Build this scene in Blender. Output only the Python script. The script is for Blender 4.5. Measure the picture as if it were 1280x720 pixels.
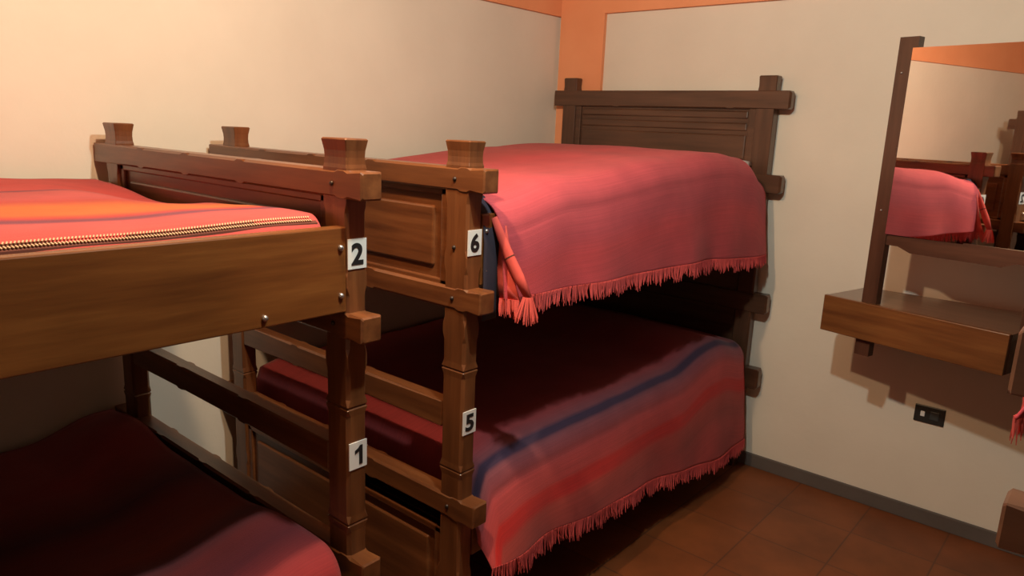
import bpy, bmesh, math, random
from mathutils import Vector, Matrix, noise
random.seed(7)
for o in list(bpy.data.objects): bpy.data.objects.remove(o)
scene = bpy.context.scene
col = scene.collection
R = math.radians

# ---------------------------------------------------------------- camera
F_PX = 911.67
yaw, pit, rol = R(-40.079), R(-12.379), R(2.4078)
fw = Vector((math.sin(yaw)*math.cos(pit), math.cos(yaw)*math.cos(pit), math.sin(pit)))
rt = Vector((math.cos(yaw), -math.sin(yaw), 0)); up = rt.cross(fw)
cr = math.cos(rol)*rt + math.sin(rol)*up
cu = -math.sin(rol)*rt + math.cos(rol)*up
cam_d = bpy.data.cameras.new('camera'); cam = bpy.data.objects.new('camera', cam_d); col.objects.link(cam)
cam_d.sensor_width = 36; cam_d.lens = F_PX/1280*36; cam_d.clip_start = .02
m = Matrix((cr, cu, -fw)).transposed().to_4x4(); m.translation = Vector((2.4464, -3.2522, 1.5372))
cam.matrix_world = m
scene.camera = cam

# ---------------------------------------------------------------- world, lamps, exposure
w = bpy.data.worlds.new('world'); scene.world = w; w.use_nodes = True
w.node_tree.nodes['Background'].inputs[0].default_value = (.5, .42, .34, 1)
w.node_tree.nodes['Background'].inputs[1].default_value = .02
def lamp(name, loc, power, colr, r):
    d = bpy.data.lights.new(name, 'POINT'); d.energy = power; d.color = colr; d.shadow_soft_size = r
    o = bpy.data.objects.new(name, d); o.location = loc; col.objects.link(o); return o
lamp('warm_ceiling_bulb_light', (1.32, -2.46, 2.30), 66, (1.0, .67, .38), .03)
lamp('cool_ceiling_bulb_light', (1.78, -2.22, 2.30), 66, (.86, .98, .88), .03)
scene.view_settings.view_transform = 'Standard'
try: scene.view_settings.look = 'None'
except Exception: pass
scene.view_settings.exposure = 0.0
scene.view_settings.gamma = 1.0
scene.view_settings.use_curve_mapping = False

# ---------------------------------------------------------------- materials
def nt(name):
    mt = bpy.data.materials.new(name); mt.use_nodes = True
    t = mt.node_tree; return mt, t, t.nodes['Principled BSDF']
def lk(t, a, b): t.links.new(a, b)
def ramp(t, stops, interp='LINEAR'):
    n = t.nodes.new('ShaderNodeValToRGB'); cr_ = n.color_ramp; cr_.interpolation = interp
    while len(cr_.elements) > 1: cr_.elements.remove(cr_.elements[0])
    cr_.elements[0].position = stops[0][0]; cr_.elements[0].color = (*stops[0][1], 1)
    for p, c in stops[1:]:
        e = cr_.elements.new(p); e.color = (*c, 1)
    return n
def tex(t, scale, sc=(1,1,1), detail=4, rough=.55, coord='Object'):
    tc = t.nodes.new('ShaderNodeTexCoord'); mp = t.nodes.new('ShaderNodeMapping'); mp.inputs['Scale'].default_value = sc
    n = t.nodes.new('ShaderNodeTexNoise'); n.inputs['Scale'].default_value = scale
    n.inputs['Detail'].default_value = detail; n.inputs['Roughness'].default_value = rough
    lk(t, tc.outputs[coord], mp.inputs[0]); lk(t, mp.outputs[0], n.inputs[0]); return n
def bump(t, b, src, strength, dist):
    n = t.nodes.new('ShaderNodeBump'); n.inputs['Strength'].default_value = strength; n.inputs['Distance'].default_value = dist
    lk(t, src, n.inputs['Height']); lk(t, n.outputs[0], b.inputs['Normal'])
def wood(name, axis, dark, mid, light, rough=.36, coat=.25):
    mt, t, b = nt(name)
    sc = [9, 9, 9]; sc['xyz'.index(axis)] = .7
    n = tex(t, 3.2, sc, 7, .62); rp = ramp(t, [(.28, dark), (.5, mid), (.74, light)])
    lk(t, n.outputs[0], rp.inputs[0])
    n2 = tex(t, 2.2, (1, 1, 1), 2); rp2 = ramp(t, [(.3, (.72, .72, .72)), (.7, (1.15, 1.1, 1.05))])
    lk(t, n2.outputs[0], rp2.inputs[0])
    mx = t.nodes.new('ShaderNodeMix'); mx.data_type = 'RGBA'; mx.blend_type = 'MULTIPLY'; mx.inputs[0].default_value = 1
    lk(t, rp.outputs[0], mx.inputs[6]); lk(t, rp2.outputs[0], mx.inputs[7]); lk(t, mx.outputs[2], b.inputs['Base Color'])
    b.inputs['Roughness'].default_value = rough; b.inputs['Coat Weight'].default_value = coat; b.inputs['Coat Roughness'].default_value = .25
    bump(t, b, n.outputs[0], .25, .002)
    return mt
WD = ((.085, .026, .009), (.150, .052, .018), (.225, .085, .030))
WOOD = {a: wood('bunk_wood_'+a, a, *WD) for a in 'xyz'}
WBRD = wood('board_wood_y', 'y', (.095, .030, .008), (.150, .052, .013), (.22, .085, .022), .33, .35)
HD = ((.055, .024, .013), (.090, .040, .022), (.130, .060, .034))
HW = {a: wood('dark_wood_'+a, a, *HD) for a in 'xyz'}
TBL = wood('table_wood_x', 'x', (.10, .032, .010), (.17, .062, .018), (.24, .10, .030), .35, .3)
TOPW = wood('shelf_top_wood', 'x', (.13, .072, .045), (.18, .10, .062), (.22, .125, .08), .3, .6)
MFR = {a: wood('frame_wood_'+a, a, (.045, .018, .010), (.075, .030, .017), (.11, .046, .027)) for a in 'xyz'}

def plaster(name, c1, c2, rough=.9, bs=.25):
    mt, t, b = nt(name)
    n = tex(t, 2.5, (1, 1, 1), 5); rp = ramp(t, [(.3, c1), (.7, c2)]); lk(t, n.outputs[0], rp.inputs[0])
    lk(t, rp.outputs[0], b.inputs['Base Color']); b.inputs['Roughness'].default_value = rough
    n2 = tex(t, 28, (1, 1, 1), 6); bump(t, b, n2.outputs[0], bs, .004); return mt
WALL = plaster('cream_plaster', (.70, .63, .545), (.76, .69, .60))
ORANGE = plaster('orange_paint', (.78, .30, .14), (.86, .36, .18), .7, .15)
CEIL = plaster('ceiling_low_bounce_brown', (.20, .10, .05), (.27, .14, .07), .6, .1)  # unseen ceiling, made dark brown to cut bounced light
SKIRT = plaster('grey_cement', (.085, .068, .062), (.13, .105, .095), .7)

def floor_mat():
    mt, t, b = nt('terracotta_tiles')
    tc = t.nodes.new('ShaderNodeTexCoord'); br = t.nodes.new('ShaderNodeTexBrick')
    br.offset = 0; br.inputs['Scale'].default_value = 1; br.inputs['Brick Width'].default_value = .30; br.inputs['Row Height'].default_value = .30
    br.inputs['Mortar Size'].default_value = .004; br.inputs['Mortar Smooth'].default_value = .6
    br.inputs['Color1'].default_value = (.215, .066, .020, 1); br.inputs['Color2'].default_value = (.18, .052, .016, 1); br.inputs['Mortar'].default_value = (.11, .04, .02, 1)
    lk(t, tc.outputs['Object'], br.inputs[0])
    n = tex(t, 5, (1, 1, 1), 5); rp = ramp(t, [(.3, (.75, .72, .7)), (.7, (1.15, 1.1, 1.05))]); lk(t, n.outputs[0], rp.inputs[0])
    mx = t.nodes.new('ShaderNodeMix'); mx.data_type = 'RGBA'; mx.blend_type = 'MULTIPLY'; mx.inputs[0].default_value = 1
    lk(t, br.outputs[0], mx.inputs[6]); lk(t, rp.outputs[0], mx.inputs[7]); lk(t, mx.outputs[2], b.inputs['Base Color'])
    b.inputs['Roughness'].default_value = .5; bump(t, b, br.outputs['Fac'], -.2, .003); return mt
FLOOR = floor_mat()

def cloth(name, stops, vmin, vmax, rough=.95, interp='LINEAR'):
    """woven blanket; stripes laid by the cloth's own second UV axis in metres"""
    mt, t, b = nt(name)
    uv = t.nodes.new('ShaderNodeUVMap'); sp = t.nodes.new('ShaderNodeSeparateXYZ'); lk(t, uv.outputs[0], sp.inputs[0])
    nz = tex(t, 6, (1, 1, 1), 2)
    ma = t.nodes.new('ShaderNodeMath'); ma.operation = 'MULTIPLY_ADD'; ma.inputs[1].default_value = .012
    lk(t, nz.outputs[0], ma.inputs[0]); lk(t, sp.outputs[1], ma.inputs[2])
    mr = t.nodes.new('ShaderNodeMapRange'); mr.inputs[1].default_value = vmin+.006; mr.inputs[2].default_value = vmax+.006
    lk(t, ma.outputs[0], mr.inputs[0])
    rp = ramp(t, [((p-vmin)/(vmax-vmin), c) for p, c in stops], interp); lk(t, mr.outputs[0], rp.inputs[0])
    # fine yarn streaks running with the stripes
    mp = t.nodes.new('ShaderNodeMapping'); mp.inputs['Scale'].default_value = (2.5, 220, 1); lk(t, uv.outputs[0], mp.inputs[0])
    n = t.nodes.new('ShaderNodeTexNoise'); n.inputs['Scale'].default_value = 1; n.inputs['Detail'].default_value = 3; lk(t, mp.outputs[0], n.inputs[0])
    r2 = ramp(t, [(.3, (.89, .88, .89)), (.7, (1.08, 1.07, 1.06))]); lk(t, n.outputs[0], r2.inputs[0])
    n3 = tex(t, 7, (1, 1, 1), 4); r3 = ramp(t, [(.3, (.88, .84, .86)), (.7, (1.08, 1.06, 1.05))]); lk(t, n3.outputs[0], r3.inputs[0])
    out = rp.outputs[0]
    for q in (r2, r3):
        mx = t.nodes.new('ShaderNodeMix'); mx.data_type = 'RGBA'; mx.blend_type = 'MULTIPLY'; mx.inputs[0].default_value = 1
        lk(t, out, mx.inputs[6]); lk(t, q.outputs[0], mx.inputs[7]); out = mx.outputs[2]
    lk(t, out, b.inputs['Base Color'])
    b.inputs['Roughness'].default_value = rough; b.inputs['Sheen Weight'].default_value = .10; b.inputs['Sheen Roughness'].default_value = .5
    b.inputs['Sheen Tint'].default_value = (1, .6, .6, 1)
    wv = t.nodes.new('ShaderNodeTexNoise'); mp2 = t.nodes.new('ShaderNodeMapping'); mp2.inputs['Scale'].default_value = (330, 330, 1)
    lk(t, uv.outputs[0], mp2.inputs[0]); lk(t, mp2.outputs[0], wv.inputs[0]); wv.inputs['Scale'].default_value = 1
    bump(t, b, wv.outputs[0], .35, .002)
    return mt
RED, ROSE, BRICK = (.46, .045, .040), (.47, .072, .072), (.36, .035, .035)
PINK, MAUVE, NAVY, ORG = (.58, .10, .10), (.22, .055, .075), (.03, .018, .05), (.62, .15, .035)
DKR = (.26, .025, .028)
CL_A2 = cloth('striped_blanket_orange', [(-1.2, RED), (-.77, RED), (-.745, (.09, .03, .07)), (-.725, (.42, .075, .075)), (-.56, (.44, .075, .075)), (-.52, (.42, .055, .045)), (-.44, (.50, .125, .030)), (-.33, (.50, .125, .030)), (-.28, RED),
     (-.245, (.16, .04, .07)), (-.23, (.16, .04, .07)), (-.21, (.42, .075, .08)), (-.10, (.44, .065, .06)), (.0, (.42, .055, .05)), (.08, DKR)], -1.2, .3)
CL_A1 = cloth('striped_blanket_shaded', [(-1.2, (.16, .018, .02)), (-.95, (.26, .025, .025)), (-.8, (.16, .018, .02)), (-.7, (.07, .012, .025)), (-.62, (.16, .018, .02)), (-.45, (.2, .03, .02)), (-.38, (.1, .02, .03)), (-.3, (.18, .018, .02)), (-.2, (.13, .015, .025)), (-.12, (.24, .028, .035)), (-.02, (.32, .03, .035)), (.04, (.18, .02, .03)), (.07, BRICK), (.2, BRICK)], -1.2, .3)  # stripe colours darkened for the shade under the upper bunk
CL_B6 = cloth('rose_blanket', [(-1.2, DKR), (-1.0, BRICK), (-.60, BRICK), (-.45, (.44, .044, .055)), (-.2, (.50, .072, .088)), (.0, (.49, .074, .10)), (.10, (.42, .056, .082)), (.16, (.47, .050, .066)), (.3, (.41, .050, .070))], -1.2, .5)
CL_B5 = cloth('striped_blanket_navy', [(-1.2, DKR), (-.8, DKR), (-.2, (.26, .025, .032)), (-.14, (.24, .032, .042)), (-.085, (.16, .045, .065)), (-.072, (.035, .02, .055)),  # wall side coloured darker for the shade of the bunk above
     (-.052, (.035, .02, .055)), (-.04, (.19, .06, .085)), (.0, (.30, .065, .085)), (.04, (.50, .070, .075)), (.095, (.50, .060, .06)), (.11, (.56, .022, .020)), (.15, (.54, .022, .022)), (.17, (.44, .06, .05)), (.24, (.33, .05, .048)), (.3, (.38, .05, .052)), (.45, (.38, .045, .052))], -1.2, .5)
def plain(name, c, rough=.7, metal=0, noise_amt=.12):
    mt, t, b = nt(name)
    n = tex(t, 12, (1, 1, 1), 3)
    rp = ramp(t, [(.3, tuple(x*(1-noise_amt) for x in c)), (.7, tuple(min(1, x*(1+noise_amt)) for x in c))]); lk(t, n.outputs[0], rp.inputs[0])
    lk(t, rp.outputs[0], b.inputs['Base Color']); b.inputs['Roughness'].default_value = rough; b.inputs['Metallic'].default_value = metal; return mt
FRINGE = plain('red_yarn', (.46, .06, .06), .95)
FRINGE_L = plain('coral_yarn', (.62, .085, .07), .95)
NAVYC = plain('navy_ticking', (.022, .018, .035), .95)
WHITE = plain('white_cotton', (.75, .72, .70), .9, 0, .03)
CREAM = plain('cream_stitch', (.52, .36, .22), .9); BROWN = plain('brown_stitch', (.10, .025, .015), .9)
PLATE = plain('white_plate', (.78, .77, .76), .5, 0, .03); BLACK = plain('black_digits', (.012, .012, .014), .5)
STEEL = plain('steel_bolt', (.42, .40, .40), .35, .9); DSTEEL = plain('dark_bolt', (.05, .035, .03), .4, .6)
OUTL = plain('black_plastic', (.018, .02, .02), .35); OUTB = plain('dark_grey_plastic', (.04, .045, .045), .4)
def mirror_mat():
    mt, t, b = nt('mirror_silver'); b.inputs['Metallic'].default_value = 1; b.inputs['Roughness'].default_value = .015
    n = tex(t, 3, (1, 1, 1), 2); rp = ramp(t, [(0, (.84, .80, .76)), (1, (.90, .86, .82))]); lk(t, n.outputs[0], rp.inputs[0]); lk(t, rp.outputs[0], b.inputs['Base Color']); return mt
MIRROR = mirror_mat()

# ---------------------------------------------------------------- helpers
def obj(name, bm, mats, parent=None, smooth=False):
    me = bpy.data.meshes.new(name); bmesh.ops.recalc_face_normals(bm, faces=bm.faces[:]); bm.to_mesh(me); bm.free()
    for mt in (mats if isinstance(mats, (list, tuple)) else [mats]): me.materials.append(mt)
    if smooth:
        for p in me.polygons: p.use_smooth = True
    o = bpy.data.objects.new(name, me); col.objects.link(o)
    if parent: o.parent = parent
    return o
def tag(o, label, cat, group=None, kind=None):
    o['label'] = label; o['category'] = cat
    if group: o['group'] = group
    if kind: o['kind'] = kind
    return o
def thing(name, label, cat, loc=(0, 0, 0), rz=0, group=None):
    o = bpy.data.objects.new(name, None); col.objects.link(o); o.location = loc; o.rotation_euler = (0, 0, rz)
    o.empty_display_size = .1
    return tag(o, label, cat, group)
def box(bm, lo, hi, bev=0):
    r = bmesh.ops.create_cube(bm, size=1); vs = r['verts']
    for v in vs: v.co = Vector([lo[i]+(v.co[i]+.5)*(hi[i]-lo[i]) for i in range(3)])
    if bev:
        es = list({e for v in vs for e in v.link_edges}); bmesh.ops.bevel(bm, geom=es, offset=bev, segments=2, affect='EDGES', profile=.5)
    return bm
def prism(bm, poly, z0, z1):
    a = [bm.verts.new((x, y, z0)) for x, y in poly]; b = [bm.verts.new((x, y, z1)) for x, y in poly]; n = len(poly)
    bm.faces.new(a[::-1]); bm.faces.new(b)
    for i in range(n): bm.faces.new((a[i], a[(i+1) % n], b[(i+1) % n], b[i]))
    return bm
def loft(bm, axis, secs):
    """secs: (t, lo_a, hi_a, lo_b, hi_b, chamfer) along an axis; a,b are the two other axes in xyz order"""
    ia = [i for i in range(3) if i != axis]; rings = []
    for t, a0, a1, b0, b1, c in secs:
        c = max(c, .0008); pts = [(a0+c, b0), (a1-c, b0), (a1, b0+c), (a1, b1-c), (a1-c, b1), (a0+c, b1), (a0, b1-c), (a0, b0+c)]
        ring = []
        for a, b in pts:
            co = [0, 0, 0]; co[axis] = t; co[ia[0]] = a; co[ia[1]] = b; ring.append(bm.verts.new(co))
        rings.append(ring)
    bm.faces.new(rings[0]); bm.faces.new(rings[-1][::-1])
    for r0, r1 in zip(rings, rings[1:]):
        for i in range(8): bm.faces.new((r0[i], r0[(i+1) % 8], r1[(i+1) % 8], r1[i]))
    return bm
def rail_secs(t0, t1, a0, a1, b0, b1, stops, c=.006, end=.004):
    """stop-chamfered bar: the chamfer dies out at every stop, the way the carved edges do"""
    s = [(t0, a0+end, a1-end, b0+end, b1-end, .003), (t0+end, a0, a1, b0, b1, .002)]
    for k in sorted(stops): s += [(k-.022, a0, a1, b0, b1, c), (k-.010, a0, a1, b0, b1, .001), (k+.010, a0, a1, b0, b1, .001), (k+.022, a0, a1, b0, b1, c)]
    s += [(t1-end, a0, a1, b0, b1, .002), (t1, a0+end, a1-end, b0+end, b1-end, .003)]
    return s
def mapx(bm, fx):
    for v in bm.verts: v.co.x = fx(v.co.x)
    return bm
def ball(bm, c, r, sy=1, n=10):
    q = bmesh.ops.create_uvsphere(bm, u_segments=n, v_segments=6, radius=r)
    for v in q['verts']: v.co = Vector(c)+v.co
    return bm

# ---------------------------------------------------------------- the room
def struct(name, bm, mt):
    o = obj(name, bm, mt); o['kind'] = 'structure'; return o
YB, XR, ZC = -4.86, 3.85, 2.52
def wl(y): return -.03+.035*y                      # the left wall runs a little askew
struct('floor', box(bmesh.new(), (-.4, YB-.1, -.08), (XR+.1, .1, 0)), FLOOR)
struct('ceiling', box(bmesh.new(), (-.4, YB-.1, ZC), (XR+.1, .1, ZC+.08)), CEIL)
struct('wall_left', prism(bmesh.new(), [(wl(0), 0), (wl(0)-.15, 0), (wl(YB)-.1, YB), (wl(YB), YB)], 0, ZC), WALL)
struct('wall_far', box(bmesh.new(), (-.4, 0, 0), (XR+.1, .1, ZC)), WALL)
struct('wall_right', box(bmesh.new(), (XR, YB, 0), (XR+.1, 0, ZC)), HW['z'])  # out of view; dark wood chosen to hold down bounced light
struct('wall_near', box(bmesh.new(), (-.4, YB-.1, 0), (XR+.1, YB, ZC)), WALL)
ZB = 2.118
struct('trim_1', box(bmesh.new(), (.262, -.022, ZB), (XR, 0, ZC)), ORANGE)
struct('trim_2', prism(bmesh.new(), [(wl(0), -.002), (wl(YB), YB), (wl(YB)+.018, YB), (wl(0)+.018, -.002)], ZB, ZC), ORANGE)
struct('trim_3', box(bmesh.new(), (wl(0)+.018, -.022, 0), (.262, 0, ZC)), ORANGE)
struct('trim_4', box(bmesh.new(), (-.02, YB, ZB), (XR, YB+.02, ZC)), ORANGE)
struct('trim_5', box(bmesh.new(), (wl(YB)+.02, YB, 0), (-.02, YB+.02, ZC)), ORANGE)
struct('baseboard_far', box(bmesh.new(), (.262, -.014, 0), (XR, 0, .064), .003), SKIRT)

# ---------------------------------------------------------------- bunk beds
W, SX, SY, ST = 1.2, .08, .054, .054
Z1, Z2, Z3, Z4 = (1.378, 1.437), (1.074, 1.132), (.738, .810), (.485, .549)
def digit(ch, w_, h_, parent, name='number'):
    cu_ = bpy.data.curves.new(name, 'FONT'); cu_.body = ch; cu_.size = 1; cu_.extrude = .012; cu_.offset = .03
    cu_.align_x = 'CENTER'; cu_.align_y = 'CENTER'
    tmp = bpy.data.objects.new('tmp', cu_); col.objects.link(tmp)
    dg = bpy.context.evaluated_depsgraph_get(); me = bpy.data.meshes.new_from_object(tmp.evaluated_get(dg))
    bpy.data.objects.remove(tmp); me.name = name
    xs = [v.co.x for v in me.vertices]; ys = [v.co.y for v in me.vertices]
    if ch == '1': w_ *= .62
    cx, cy = (min(xs)+max(xs))/2, (min(ys)+max(ys))/2; sx, sy = w_/(max(xs)-min(xs)), h_/(max(ys)-min(ys))
    for v in me.vertices:                                   # local plate frame: y across, z up, x out
        v.co = Vector((v.co.z*.08, (v.co.x-cx)*sx, (v.co.y-cy)*sy))
    me.materials.clear(); me.materials.append(BLACK)
    o = bpy.data.objects.new(name, me); col.objects.link(o); o.parent = parent; return o

def one(w_, h_, parent):
    bm = bmesh.new(); k = w_/.62
    pts = [(.06, -.5), (.30, -.5), (.30, .5), (.13, .5), (-.02, .36), (-.24, .27), (-.24, .08), (.06, .20)]
    f = [bm.verts.new((-.0003, x*k*1.1, z*h_)) for x, z in pts]; g = [bm.verts.new((.0008, x*k*1.1, z*h_)) for x, z in pts]
    bm.faces.new(f); bm.faces.new(g[::-1])
    for i in range(8): bm.faces.new((f[i], f[(i+1) % 8], g[(i+1) % 8], g[i]))
    return obj('number', bm, BLACK, parent)
def bunk(label, x_room, sgn_x, yf, sgn_y, x_wallpost, length, plates, z1=Z1, stub=ST, wallstub=.095, posth=1.502, z2=Z2, WOOD=WOOD, stub2=None):
    """x: bunk-local 0..W (W = aisle side). yf: front (-y) face of the foot frame. sgn_y: direction from the foot to the head"""
    t = thing('bunk_bed', label, 'bunk bed', (x_room if sgn_x > 0 else x_room, yf, 0), 0, None)
    fx = (lambda x: x) if sgn_x > 0 else (lambda x: W-x)
    def P(name, bm, mt, parent=None, **k): return obj(name, mapx(bm, fx), mt, parent or t, **k)
    # foot posts, with flared caps and scored bands
    for i, (a0, a1) in enumerate(((x_wallpost, x_wallpost+SX), (W-SX, W))):
        s = []
        def S(z, g=0., c=.006): s.append((z, a0-g, a1+g, -g, SY+g, c))
        S(0, 0, .002)
        for k in (.30, .628, .912, 1.02, 1.20):
            if k in (.628, .912): S(k-.02, 0, .008); S(k-.004, .0012, .002); S(k-.001, -.0015, .002); S(k+.001, -.0015, .002); S(k+.004, .0012, .002); S(k+.02, 0, .008)
            else: S(k-.03, 0, .007); S(k-.012, 0, .001); S(k+.012, 0, .001); S(k+.03, 0, .007)
        top = z1[1]
        S(z1[0]-.03, 0, .007); S(z1[0]-.01, 0, .001); S(top+.004, 0, .001); S(top+.012, -.0015, .0015); S(top+.026, -.0020, .002); S(top+.040, -.0012, .002); S(posth-.014, .0008, .002); S(posth-.003, .0028, .002); S(posth, .0012, .004)
        P('post', loft(bmesh.new(), 2, s), WOOD['z'])
    xs, xe = x_wallpost-wallstub, W+stub
    y0, y1 = -.003, SY-.002
    stops = [x_wallpost+.25, x_wallpost+.52, x_wallpost+.80, W-.015]
    P('foot_rail', loft(bmesh.new(), 0, rail_secs(xs, xe, y0, y1, *z1, stops)), WOOD['x'])
    P('foot_rail', loft(bmesh.new(), 0, rail_secs(xs, W+(stub2 or stub), y0, y1, *z2, stops)), WOOD['x'])
    P('foot_rail', loft(bmesh.new(), 0, rail_secs(x_wallpost+SX, W-SX, .004, SY-.006, *Z3, [x_wallpost+.4, x_wallpost+.75])), WOOD['x'])
    P('foot_rail', loft(bmesh.new(), 0, rail_secs(xs, xe, y0, y1, *Z4, stops)), WOOD['x'])
    # raised panels
    def panel(z0, zz):
        bm = bmesh.new(); a0, a1 = x_wallpost+SX-.002, W-SX+.002
        box(bm, (a0, .018, z0), (a1, .032, zz))
        for lo, hi in (((a0, .008, z0), (a0+.026, .042, zz)), ((a1-.026, .008, z0), (a1, .042, zz)), ((a0, .008, z0), (a1, .042, z0+.016)), ((a0, .008, zz-.020), (a1, .042, zz))): box(bm, lo, hi, .004)
        r = box(bm, (a0+.055, .011, z0+.045), (a1-.055, .039, zz-.05), .006)
        return bm
    P('panel', panel(z2[1]-.004, z1[0]+.004), WOOD['x'])
    P('panel', panel(.06, .432), WOOD['x'])
    # side boards
    ya, yb = (SY, length-.08) if sgn_y > 0 else (0, -(length-.08))
    lo, hi = min(ya, yb), max(ya, yb)
    for (a0, a1) in ((W-.032, W-.001), (x_wallpost+.005, x_wallpost+.033)):
        P('side_board', box(bmesh.new(), (a0, lo, 1.136), (a1, hi, 1.320), .003), WBRD)
        P('side_board', box(bmesh.new(), (a0, lo, .36), (a1, hi, .490), .003), WBRD)
    for zz in (1.142, .37):
        P('bed_base', box(bmesh.new(), (x_wallpost+.033, lo+.002, zz), (W-.032, hi-.002, zz+.018)), WOOD['y'])
    # bolts
    for (y, z) in ((ya+sgn_y*.015, 1.277), (ya+sgn_y*.015, 1.174), (ya+sgn_y*.195, 1.156)):
        P('bolt', ball(bmesh.new(), (W+.001, y, z), .0065), STEEL, smooth=True)
    for z in ((z1[0]+z1[1])/2, (z2[0]+z2[1])/2+.0, (Z4[0]+Z4[1])/2, 1.235):
        P('bolt', ball(bmesh.new(), (W-.045, -.003 if z != 1.235 else 0, z), .006), DSTEEL, smooth=True)
    # number plates on the aisle face of the foot post
    for ch, z in plates:
        pl = P('number_plate', box(bmesh.new(), (-.0012, -.0245, -.0325), (.0012, .0245, .0325)), PLATE)
        pl.data.transform(Matrix.Translation((0, 0, 0))); pl.location = (W+.0015, SY/2-.001, z)
        d = one(.022, .046, pl) if ch == '1' else digit(ch, .031, .047, pl); d.location = (.0016, 0, 0)
    # headboard end
    H0 = length-.074 if sgn_y > 0 else -(length-.074)-0.0
    ha, hb = (H0, H0+.05) if sgn_y > 0 else (H0-.05+SY, H0+SY)
    hx = .0705
    for (a0, a1) in ((hx, hx+SX), (W-SX, W)):
        s = []
        def S(z, g=0., c=.006): s.append((z, a0-g, a1+g, ha-g, hb+g, c))
        S(0); S(1.25, 0, .007); S(1.30, 0, .001); S(1.745, 0, .002); S(1.757, -.001, .003); S(1.775, -.0005, .003); S(1.797, .001, .003); S(1.802, -.001, .005)
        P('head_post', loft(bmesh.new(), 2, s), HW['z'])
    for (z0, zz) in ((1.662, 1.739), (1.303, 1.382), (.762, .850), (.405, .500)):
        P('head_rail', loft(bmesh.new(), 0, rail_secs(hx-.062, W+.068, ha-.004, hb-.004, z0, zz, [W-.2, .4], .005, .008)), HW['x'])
    bm = bmesh.new(); a0, a1 = hx+SX-.002, W-SX+.002
    box(bm, (a0, ha+.016, 1.38), (a1, ha+.036, 1.665))
    box(bm, (a0, ha+.006, 1.380), (a0+.035, ha+.044, 1.665), .004); box(bm, (a1-.035, ha+.006, 1.380), (a1, ha+.044, 1.665), .004)
    for (z0, zz) in ((1.618, 1.652), (1.565, 1.600), (1.440, 1.548)):
        box(bm, (a0+.04, ha+.010, z0), (a1-.04, ha+.040, zz), .006)
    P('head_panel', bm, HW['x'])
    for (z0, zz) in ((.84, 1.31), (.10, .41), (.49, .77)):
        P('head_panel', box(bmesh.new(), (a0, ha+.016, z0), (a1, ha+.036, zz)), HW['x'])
    return t
YB_F, YA_F, YC_F = -1.952, -2.318, -2.27
bunkB = bunk('brown wooden bunk bed in the far corner, numbered 6 above 5 on its post', 0, 1, YB_F, 1, .022, 1.952, (('6', 1.251), ('5', .769)))
bunkA = bunk('brown wooden bunk bed at the left with number 2 above 1 and bare side board', 0, 1, YA_F, -1, -.018, 1.962, (('2', 1.261), ('1', .797)), wallstub=.085)
bunkC = bunk('wooden bunk bed cut off by the right edge, only rail ends showing', 2.445, -1, YC_F, 1, .05, 2.20, (), z1=(1.262, 1.338), posth=1.40, stub=.074, stub2=.057, WOOD=HW)  # darker wood set carries the shade on these rail ends

# ---------------------------------------------------------------- mattresses, blankets, pillows
def mattress(label, x0, x1, y0, y1, z0, z1, group=None):
    o = obj('mattress', box(bmesh.new(), (x0, y0, z0), (x1, y1, z1), .03), NAVYC, smooth=True)
    return tag(o, label, 'mattress')
mattress('dark mattress of the upper bunk numbered 6, under a rose blanket', .06, 1.160, -1.885, -.085, 1.162, 1.335)
mattress('dark mattress of the lower bunk numbered 5, under a navy-striped blanket', .06, 1.160, -1.825, -.085, .390, .545)
mattress('mattress of the upper bunk numbered 2, under the orange-striped blanket', .02, 1.160, -4.19, -2.345, 1.162, 1.295)
mattress('mattress of the lower bunk numbered 1, in the dark bottom left', .02, 1.160, -4.19, -2.345, .390, .480)

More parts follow.
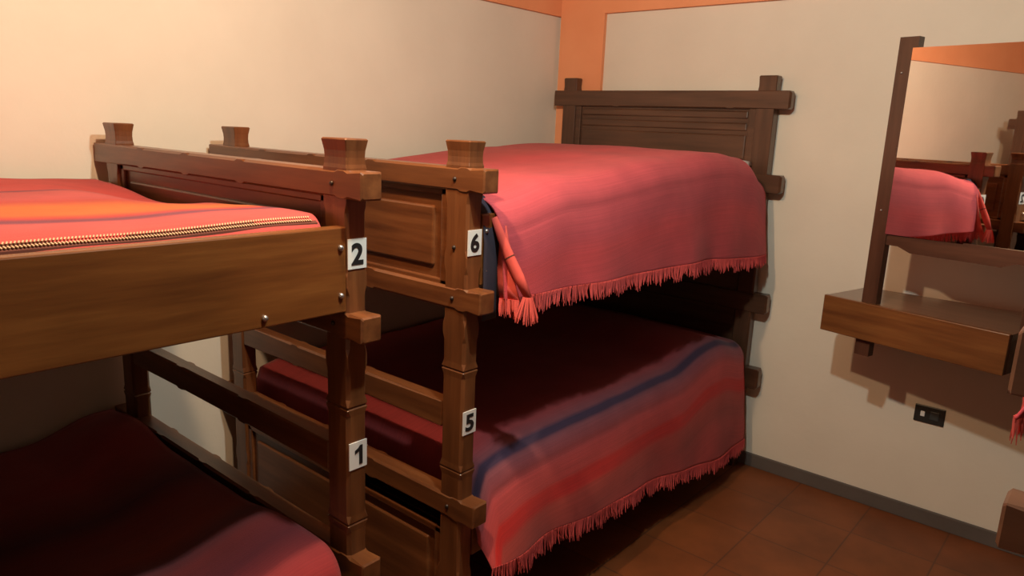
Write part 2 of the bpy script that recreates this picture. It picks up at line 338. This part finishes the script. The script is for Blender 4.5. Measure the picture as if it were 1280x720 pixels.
def sm(a, b, t):
    t = max(0, min(1, (t-a)/(b-a))); return t*t*(3-2*t)
def blanket(name, label, mt, x0, xe, y0, y1, top, side, r=.07, seed=0, folds=.01, ny=110, foldfreq=14, puck=.006, fx=None, nomirror=None):
    """cloth over the mattress: runs from the wall at x0 to the rounded edge xe and hangs to side(y)=(x,z)"""
    bm = bmesh.new(); uvl = bm.loops.layers.uv.new('UVMap'); grid = []; info = {}
    NT, NA, NS = 46, 12, 26
    for j in range(ny+1):
        y = y0+(y1-y0)*j/ny; row = []
        zt = top(xe-r, y); xb, zb = side(y)
        pts = []
        for i in range(NT+1):
            x = x0+(xe-r-x0)*i/NT; pts.append((x, top(x, y), x-(xe-r)-.11))
        for i in range(1, NA+1):
            a = math.pi/2*i/NA; pts.append((xe-r+r*math.sin(a), zt-r+r*math.cos(a), -.11+r*a))
        xa, za, va = pts[-1]
        L = math.hypot(xb-xa, zb-za)
        for i in range(1, NS+1):
            k = i/NS; f = folds*k*(math.sin(y*foldfreq+seed+1.5*math.sin(y*3.1+seed))+.5*math.sin(y*foldfreq*2.3+seed*2))
            pts.append((xa+(xb-xa)*k**.8+f, za+(zb-za)*k, va+L*k))
        for (x, z, v) in pts:
            n = noise.noise(Vector((x*3.2+seed, y*3.2, z*2)))*puck+noise.noise(Vector((x*9+seed, y*7, z*9)))*puck*.35
            edge = max(0, min(1, (x-(xe-r))/r))
            yy = y
            co = Vector((x+n*edge*1.2, yy, z+n*(1-edge)))
            vv = bm.verts.new(co if fx is None else Vector((fx(co.x), co.y, co.z))); info[vv] = (y, v); row.append(vv)
        grid.append(row)
    for a, b in zip(grid, grid[1:]):
        for i in range(len(a)-1):
            f = bm.faces.new((a[i], a[i+1], b[i+1], b[i]))
            for l in f.loops: l[uvl].uv = info[l.vert]
    edge = [Vector(r_[-1].co) for r_ in grid]
    bm.normal_update()
    o = obj(name, bm, mt, smooth=True)
    s = o.modifiers.new('thickness', 'SOLIDIFY'); s.thickness = .006; s.offset = -1
    tag(o, label, 'blanket'); return o, edge
def fringe(parent, edge, mt, length=.045, n=300, seed=1, name='fringe', spread=.006):
    rnd = random.Random(seed); bm = bmesh.new()
    for k in range(n):
        f = (k+rnd.random()*.8)/n*(len(edge)-1); i = min(len(edge)-2, int(f)); p = edge[i].lerp(edge[i+1], f-i)
        L = length*(.75+.4*rnd.random()+.15*math.sin(k*.23)); r0 = .0023
        dx = rnd.uniform(-spread, spread)+.003; dy = rnd.uniform(-.011, .011)+.006*math.sin(k*.11)
        prev = None
        for q, (t, rr) in enumerate(((0, r0), (.35, r0*.95), (.7, r0*.8), (1, r0*.35))):
            c = p+Vector((dx*t*t, dy*t, -L*t+.004))
            ring = [bm.verts.new(c+Vector((rr*math.cos(a), rr*math.sin(a), 0))) for a in (0, 2.09, 4.19)]
            if prev:
                for a in range(3): bm.faces.new((prev[a], prev[(a+1) % 3], ring[(a+1) % 3], ring[a]))
            else: bm.faces.new(ring)
            prev = ring
        bm.faces.new(prev[::-1])
    return obj(name, bm, mt, parent)

# upper far bunk: rose blanket, puffed over the pillow, long side hanging with a fringe
def topB6(x, y):
    z = 1.352+.045*sm(-1.84, -1.55, y)+.05*sm(-1.5, -.9, y)+.02*sm(-.9, -.6, y)-.022*sm(-.50, -.30, y)-.085*sm(-.30, -.115, y)
    z += .012*math.sin(x*2.2)-.035*sm(.35, 0, x)
    return z
b6, e6 = blanket('blanket', 'rose-red blanket with long fringed side on the upper bunk numbered 6', CL_B6, wl(0)+.05, 1.225, -1.852, -.115, topB6,
    lambda y: (1.262-.012*sm(-.5, -.1, y), 1.098-.015*sm(-1.8, -.9, y)-.045*sm(-.9, -.1, y)), r=.09, seed=3, folds=.010, foldfreq=9)
fringe(b6, e6, FRINGE, .048, 380, 3)
# the rolled corner with its tassel
def tube(bm, pts, rad, n=12):
    prev = None
    for i, p in enumerate(pts):
        p = Vector(p); d = (Vector(pts[min(i+1, len(pts)-1)])-Vector(pts[max(i-1, 0)])).normalized()
        a = d.cross(Vector((0, 1, .1))).normalized(); b = d.cross(a)
        ring = [bm.verts.new(p+a*rad[i]*math.cos(q*2*math.pi/n)+b*rad[i]*.6*math.sin(q*2*math.pi/n)) for q in range(n)]
        if prev:
            for q in range(n): bm.faces.new((prev[q], prev[(q+1) % n], ring[(q+1) % n], ring[q]))
        else: bm.faces.new(ring)
        prev = ring
    bm.faces.new(prev[::-1])
def tassel(bm, c, L, n, spread, rnd):
    for k in range(n):
        ang = rnd.random()*6.28; rr = rnd.random()**.5; p0 = Vector(c)+Vector((.012*rr*math.cos(ang), .012*rr*math.sin(ang), 0))
        p1 = p0+Vector((spread*rr*math.cos(ang)*.8, spread*rr*math.sin(ang), -L*(.8+.3*rnd.random())))
        prev = None
        for t, w_ in ((0, .0022), (.5, .002), (1, .0008)):
            q = p0.lerp(p1, t); ring = [bm.verts.new(q+Vector((w_*math.cos(a), w_*math.sin(a), 0))) for a in (0, 2.09, 4.19)]
            if prev:
                for a in range(3): bm.faces.new((prev[a], prev[(a+1) % 3], ring[(a+1) % 3], ring[a]))
            prev = ring
def corner_roll(parent, pts, rad, flap, fx=None, seed=5):
    bm = bmesh.new(); tube(bm, pts, rad)
    if fx: mapx(bm, fx)
    r_ = obj('rolled_corner', bm, FRINGE_L, parent, smooth=True)
    bm = bmesh.new(); tassel(bm, pts[-1], .065, 90, .022, random.Random(seed))
    if fx: mapx(bm, fx)
    t_ = obj('tassel', bm, FRINGE_L, parent)
    bm = bmesh.new(); vs = []                               # stitched dark ring around the roll
    a, b = Vector(pts[-3]), Vector(pts[-2]); tube(bm, [a, a.lerp(b, .06)], [rad[-3]*1.04, rad[-3]*1.04])
    if fx: mapx(bm, fx)
    obj('stitching', bm, BROWN, r_)
    bm = bmesh.new(); g = [[bm.verts.new(Vector(p)+Vector((.003*math.sin(j*2), 0, 0))) for j, p in enumerate(rw)] for rw in flap]
    for u, v in zip(g, g[1:]):
        for i in range(len(u)-1): bm.faces.new((u[i], u[i+1], v[i+1], v[i]))
    if fx: mapx(bm, fx)
    f_ = obj('corner_flap', bm, FRINGE_L, parent, smooth=True); s = f_.modifiers.new('t', 'SOLIDIFY'); s.thickness = .005
    return [Vector(p) for p in flap[-1]]
roll = [(1.204, -1.858, 1.310), (1.228, -1.856, 1.265), (1.255, -1.852, 1.215), (1.285, -1.846, 1.165), (1.312, -1.840, 1.118)]
flap = [[(1.195+.004*i, -1.842+.004*i, 1.27), (1.215+.012*i, -1.846+.004*i, 1.24)] for i in range(2)]
flap = [[(1.205, -1.838, 1.29), (1.222, -1.836, 1.29)], [(1.205, -1.842, 1.20), (1.245, -1.838, 1.20)], [(1.212, -1.845, 1.14), (1.268, -1.84, 1.13)], [(1.222, -1.846, 1.095), (1.285, -1.842, 1.10)]]
ed = corner_roll(b6, roll, [.010, .014, .016, .017, .012], flap)
fringe(b6, ed, FRINGE_L, .045, 34, 9)

sh = bmesh.new(); cols = []  # dark cloth added to stand in for the shade beside the post
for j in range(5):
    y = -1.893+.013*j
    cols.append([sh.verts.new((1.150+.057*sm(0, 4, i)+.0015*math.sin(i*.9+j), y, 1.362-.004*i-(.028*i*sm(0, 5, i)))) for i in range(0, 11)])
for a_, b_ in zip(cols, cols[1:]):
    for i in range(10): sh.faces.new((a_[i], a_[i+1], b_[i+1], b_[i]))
so = tag(obj('shade_sheet', sh, NAVYC, smooth=True), 'dark cloth standing in for the shade between the number 6 post and the rose blanket', 'shade sheet')
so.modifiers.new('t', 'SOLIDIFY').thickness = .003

# lower far bunk: striped blanket with navy lines
def topB5(x, y):
    z = .628+.05*sm(-.75, -.45, y)-.05*sm(-.36, -.14, y)-.02*sm(-1.72, -1.85, y)-.13*sm(-1.835, -1.888, y)
    return z+.012*math.sin(x*2.6)
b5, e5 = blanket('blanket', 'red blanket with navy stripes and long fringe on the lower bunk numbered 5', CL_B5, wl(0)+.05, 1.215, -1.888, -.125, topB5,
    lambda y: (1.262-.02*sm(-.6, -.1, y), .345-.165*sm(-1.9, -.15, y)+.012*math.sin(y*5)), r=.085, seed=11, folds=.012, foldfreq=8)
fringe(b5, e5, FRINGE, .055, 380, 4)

# upper left bunk: orange striped blanket tucked behind the side board, stitched edge
def topA2(x, y):
    z = 1.330+.012*sm(1.0, .1, abs(x-.55))
    z -= .05*math.exp(-((x-.42)/.28)**2)*sm(-2.62, -2.36, y)
    z += .008*math.exp(-((x-1.05)/.18)**2)*sm(-2.75, -2.40, y)
    return z
a2, ea2 = blanket('blanket', 'orange and red striped blanket with stitched edge on the upper bunk numbered 2', CL_A2, -.045, 1.158, -4.19, -2.345, topA2,
    lambda y: (1.163, 1.262), r=.055, seed=21, folds=.0, puck=.008)
bm = bmesh.new(); N = 330
def braidp(y):
    x = 1.136; return Vector((x, y, topA2(1.10, y)-.011+noise.noise(Vector((x*3.2+21, y*3.2, 2.6)))*.006))
for k in range(N):
    y = -4.15+k*(1.79/N); p = braidp(y)
    for s in (-1, 1):
        r_ = bmesh.ops.create_cube(bm, size=1)['verts']
        for v in r_:
            q = Vector((v.co.x*.0055, v.co.y*.0022, v.co.z*.0025)); q.rotate(Matrix.Rotation(s*.5, 3, 'Z')); q.rotate(Matrix.Rotation(R(35), 3, 'Y'))
            v.co = p+q+Vector((s*.0042, 0, -s*.0028+.003))
for f in bm.faces: f.material_index = 0
last = len(bm.faces)
pv = None
for k in range(121):
    y = -4.16+k*(1.81/120); p = braidp(y)
    ring = [bm.verts.new(p+Vector(d)) for d in ((-.0080, 0, .0050), (.0080, 0, -.0052), (.0085, 0, -.013), (-.012, 0, -.003))]
    if pv:
        for a in range(4):
            f = bm.faces.new((pv[a], pv[(a+1) % 4], ring[(a+1) % 4], ring[a])); f.material_index = 1
    pv = ring
br = obj('stitched_edge', bm, [CREAM, BROWN], a2); br['label'] = 'cream and brown stitched edge band'

# lower left bunk
def topA1(x, y):
    return .505+.045*sm(-2.62, -2.40, y)+.03*math.exp(-((x-.15)/.15)**2)*sm(-2.6, -2.42, y)+.03*sm(.7, 1.1, x)
a1, ea1 = blanket('blanket', 'red striped blanket coloured dark for the shade of the lower bunk numbered 1', CL_A1, -.05, 1.215, -4.19, -2.350, topA1,
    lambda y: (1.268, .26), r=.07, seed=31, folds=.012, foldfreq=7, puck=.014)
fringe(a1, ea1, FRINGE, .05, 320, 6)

# right bunk: only the fringed corner of its blanket reaches into the picture
fC = lambda x: 2.445+W-x
c6, ec6 = blanket('blanket', 'red fringed blanket corner hanging at the right edge of the photo', CL_B6, .08, 1.225, -1.70, -.30, lambda x, y: 1.27+.01*math.sin(x*3),
    lambda y: (1.30, 1.06), r=.08, seed=41, folds=.01, fx=fC, ny=70)
fringe(c6, ec6, FRINGE_L, .05, 260, 7)
tag(obj('mattress', box(bmesh.new(), (2.52, -2.20, 1.162), (3.60, -.33, 1.240), .03), NAVYC, smooth=True), 'mattress of the right-hand bunk, beneath the red fringed blanket corner', 'mattress')

# pillows
def pillow(label, c, s):
    bm = bmesh.new(); bmesh.ops.create_cube(bm, size=2); bmesh.ops.subdivide_edges(bm, edges=bm.edges[:], cuts=8, use_grid_fill=True)
    for v in bm.verts:
        x, y, z = v.co; k = (1-abs(x)**2.6*.75)*(1-abs(y)**2.6*.75)
        v.co = Vector((c[0]+s[0]*x*(1-.05*(1-abs(y))), c[1]+s[1]*y*(1-.05*(1-abs(x))), c[2]+s[2]*z*(.12+.88*k)))
    return tag(obj('pillow', bm, WHITE, smooth=True), label, 'pillow')
pillow('white pillow peeking out beside the headboard of the bunk numbered 6', (.66, -.215, 1.425), (.47, .135, .045))
pillow('white pillow under the blanket on the lower bunk numbered 5', (.60, -.26, .612), (.42, .15, .035))

# ---------------------------------------------------------------- dressing table with mirror
TH = R(-13)
tb = thing('dressing_table', 'wall-mounted wooden dressing table with mirror on the far wall', 'dressing table', (1.59, -.35, 0), TH)
def T(name, bm, mt, parent=None, **k): return obj(name, bm, mt, parent or tb, **k)
LT = .640
bm = bmesh.new(); prism(bm, [(.0, .022), (LT, .022), (LT, .455), (.03, .325), (.0, .322)], .930, .953)
T('shelf', bm, TOPW)
T('front_board', box(bmesh.new(), (0, 0, .816), (LT, .022, .956), .003), TBL)
T('end_board', box(bmesh.new(), (0, .022, .816), (.018, .30, .930), .002), TBL)
T('end_board', box(bmesh.new(), (LT-.018, .022, .816), (LT, .40, .930), .002), TBL)
PX, PY = (.136, .655), (.024, .060)
for i, x in enumerate(PX):
    inner = 1 if i == 0 else -1
    bm = bmesh.new(); w0 = .054; a = x; b = x+w0
    bot = .752 if i == 0 else .76
    # upright, wider head with a sloped shoulder on the mirror side
    poly = [(a, bot), (b, bot), (b, 1.55), (b+(.012 if i == 0 else 0), 1.575), (b+(.012 if i == 0 else 0), 1.90), (a-(.012 if i else 0), 1.90), (a-(.012 if i else 0), 1.575), (a, 1.55)]
    vv = []
    for y in PY: vv.append([bm.verts.new((px_, y, pz)) for px_, pz in poly])
    bm.faces.new(vv[0]); bm.faces.new(vv[1][::-1])
    for k in range(8): bm.faces.new((vv[0][k], vv[0][(k+1) % 8], vv[1][(k+1) % 8], vv[1][k]))
    p = T('post', bm, MFR['z'])
    for z in (1.30, 1.78): T('screw', ball(bmesh.new(), (x+.022, PY[0], z), .0045, n=8), STEEL, p, smooth=True)
a, b = PX[0]+.05, PX[1]+.004
def scal(z0, z1, side, depth=.018):                       # rail whose free edge steps in near both ends
    L = b-a; e = [(a, 0), (a+.10*L+.0, 0), (a+.30*L-.05, 1), (b-.30*L+.05, 1), (b-.10*L, 0), (b, 0)]
    bm = bmesh.new(); pts = []
    if side < 0: pts = [(a, z1), (b, z1)]+[(x, z0-(depth if k else 0)) for x, k in reversed(e)]
    else: pts = [(a, z0), (b, z0)]+[(x, z1+(depth if k else 0)) for x, k in reversed(e)]
    v0 = [bm.verts.new((x, .030, z)) for x, z in pts]; v1 = [bm.verts.new((x, .054, z)) for x, z in pts]; n = len(pts)
    bm.faces.new(v0); bm.faces.new(v1[::-1])
    for k in range(n): bm.faces.new((v0[k], v0[(k+1) % n], v1[(k+1) % n], v1[k]))
    return bm
T('mirror_rail', scal(1.178, 1.222, -1), MFR['x'])
mr = T('mirror', box(bmesh.new(), (a-.0, .036, 1.218), (b, .042, 1.862)), MIRROR)
mr.data.transform(Matrix.Translation((-(a+b)/2, -.039, 0))); mr.location = ((a+b)/2, .0365, 0); mr.rotation_euler = (R(.2), 0, R(1.9))
mr['label'] = 'frameless mirror glass between the posts'
T('mirror_clip', box(bmesh.new(), (a-.008, .024, 1.500), (a+.014, .037, 1.528), .001), STEEL)

# ---------------------------------------------------------------- outlet
ol = thing('electrical_outlet', 'small black electrical outlet low on the wall under the dressing table', 'outlet', (1.957, 0, .467))
obj('cover_plate', box(bmesh.new(), (-.055, -.007, -.036), (.055, 0, .036), .003), OUTL, ol)
obj('socket', box(bmesh.new(), (.002, -.0095, -.018), (.036, -.006, .018), .002), OUTB, ol)
o = obj('switch', box(bmesh.new(), (-.032, -.011, -.010), (-.016, -.006, .012), .002), WHITE, ol); o['label'] = 'small white switch'
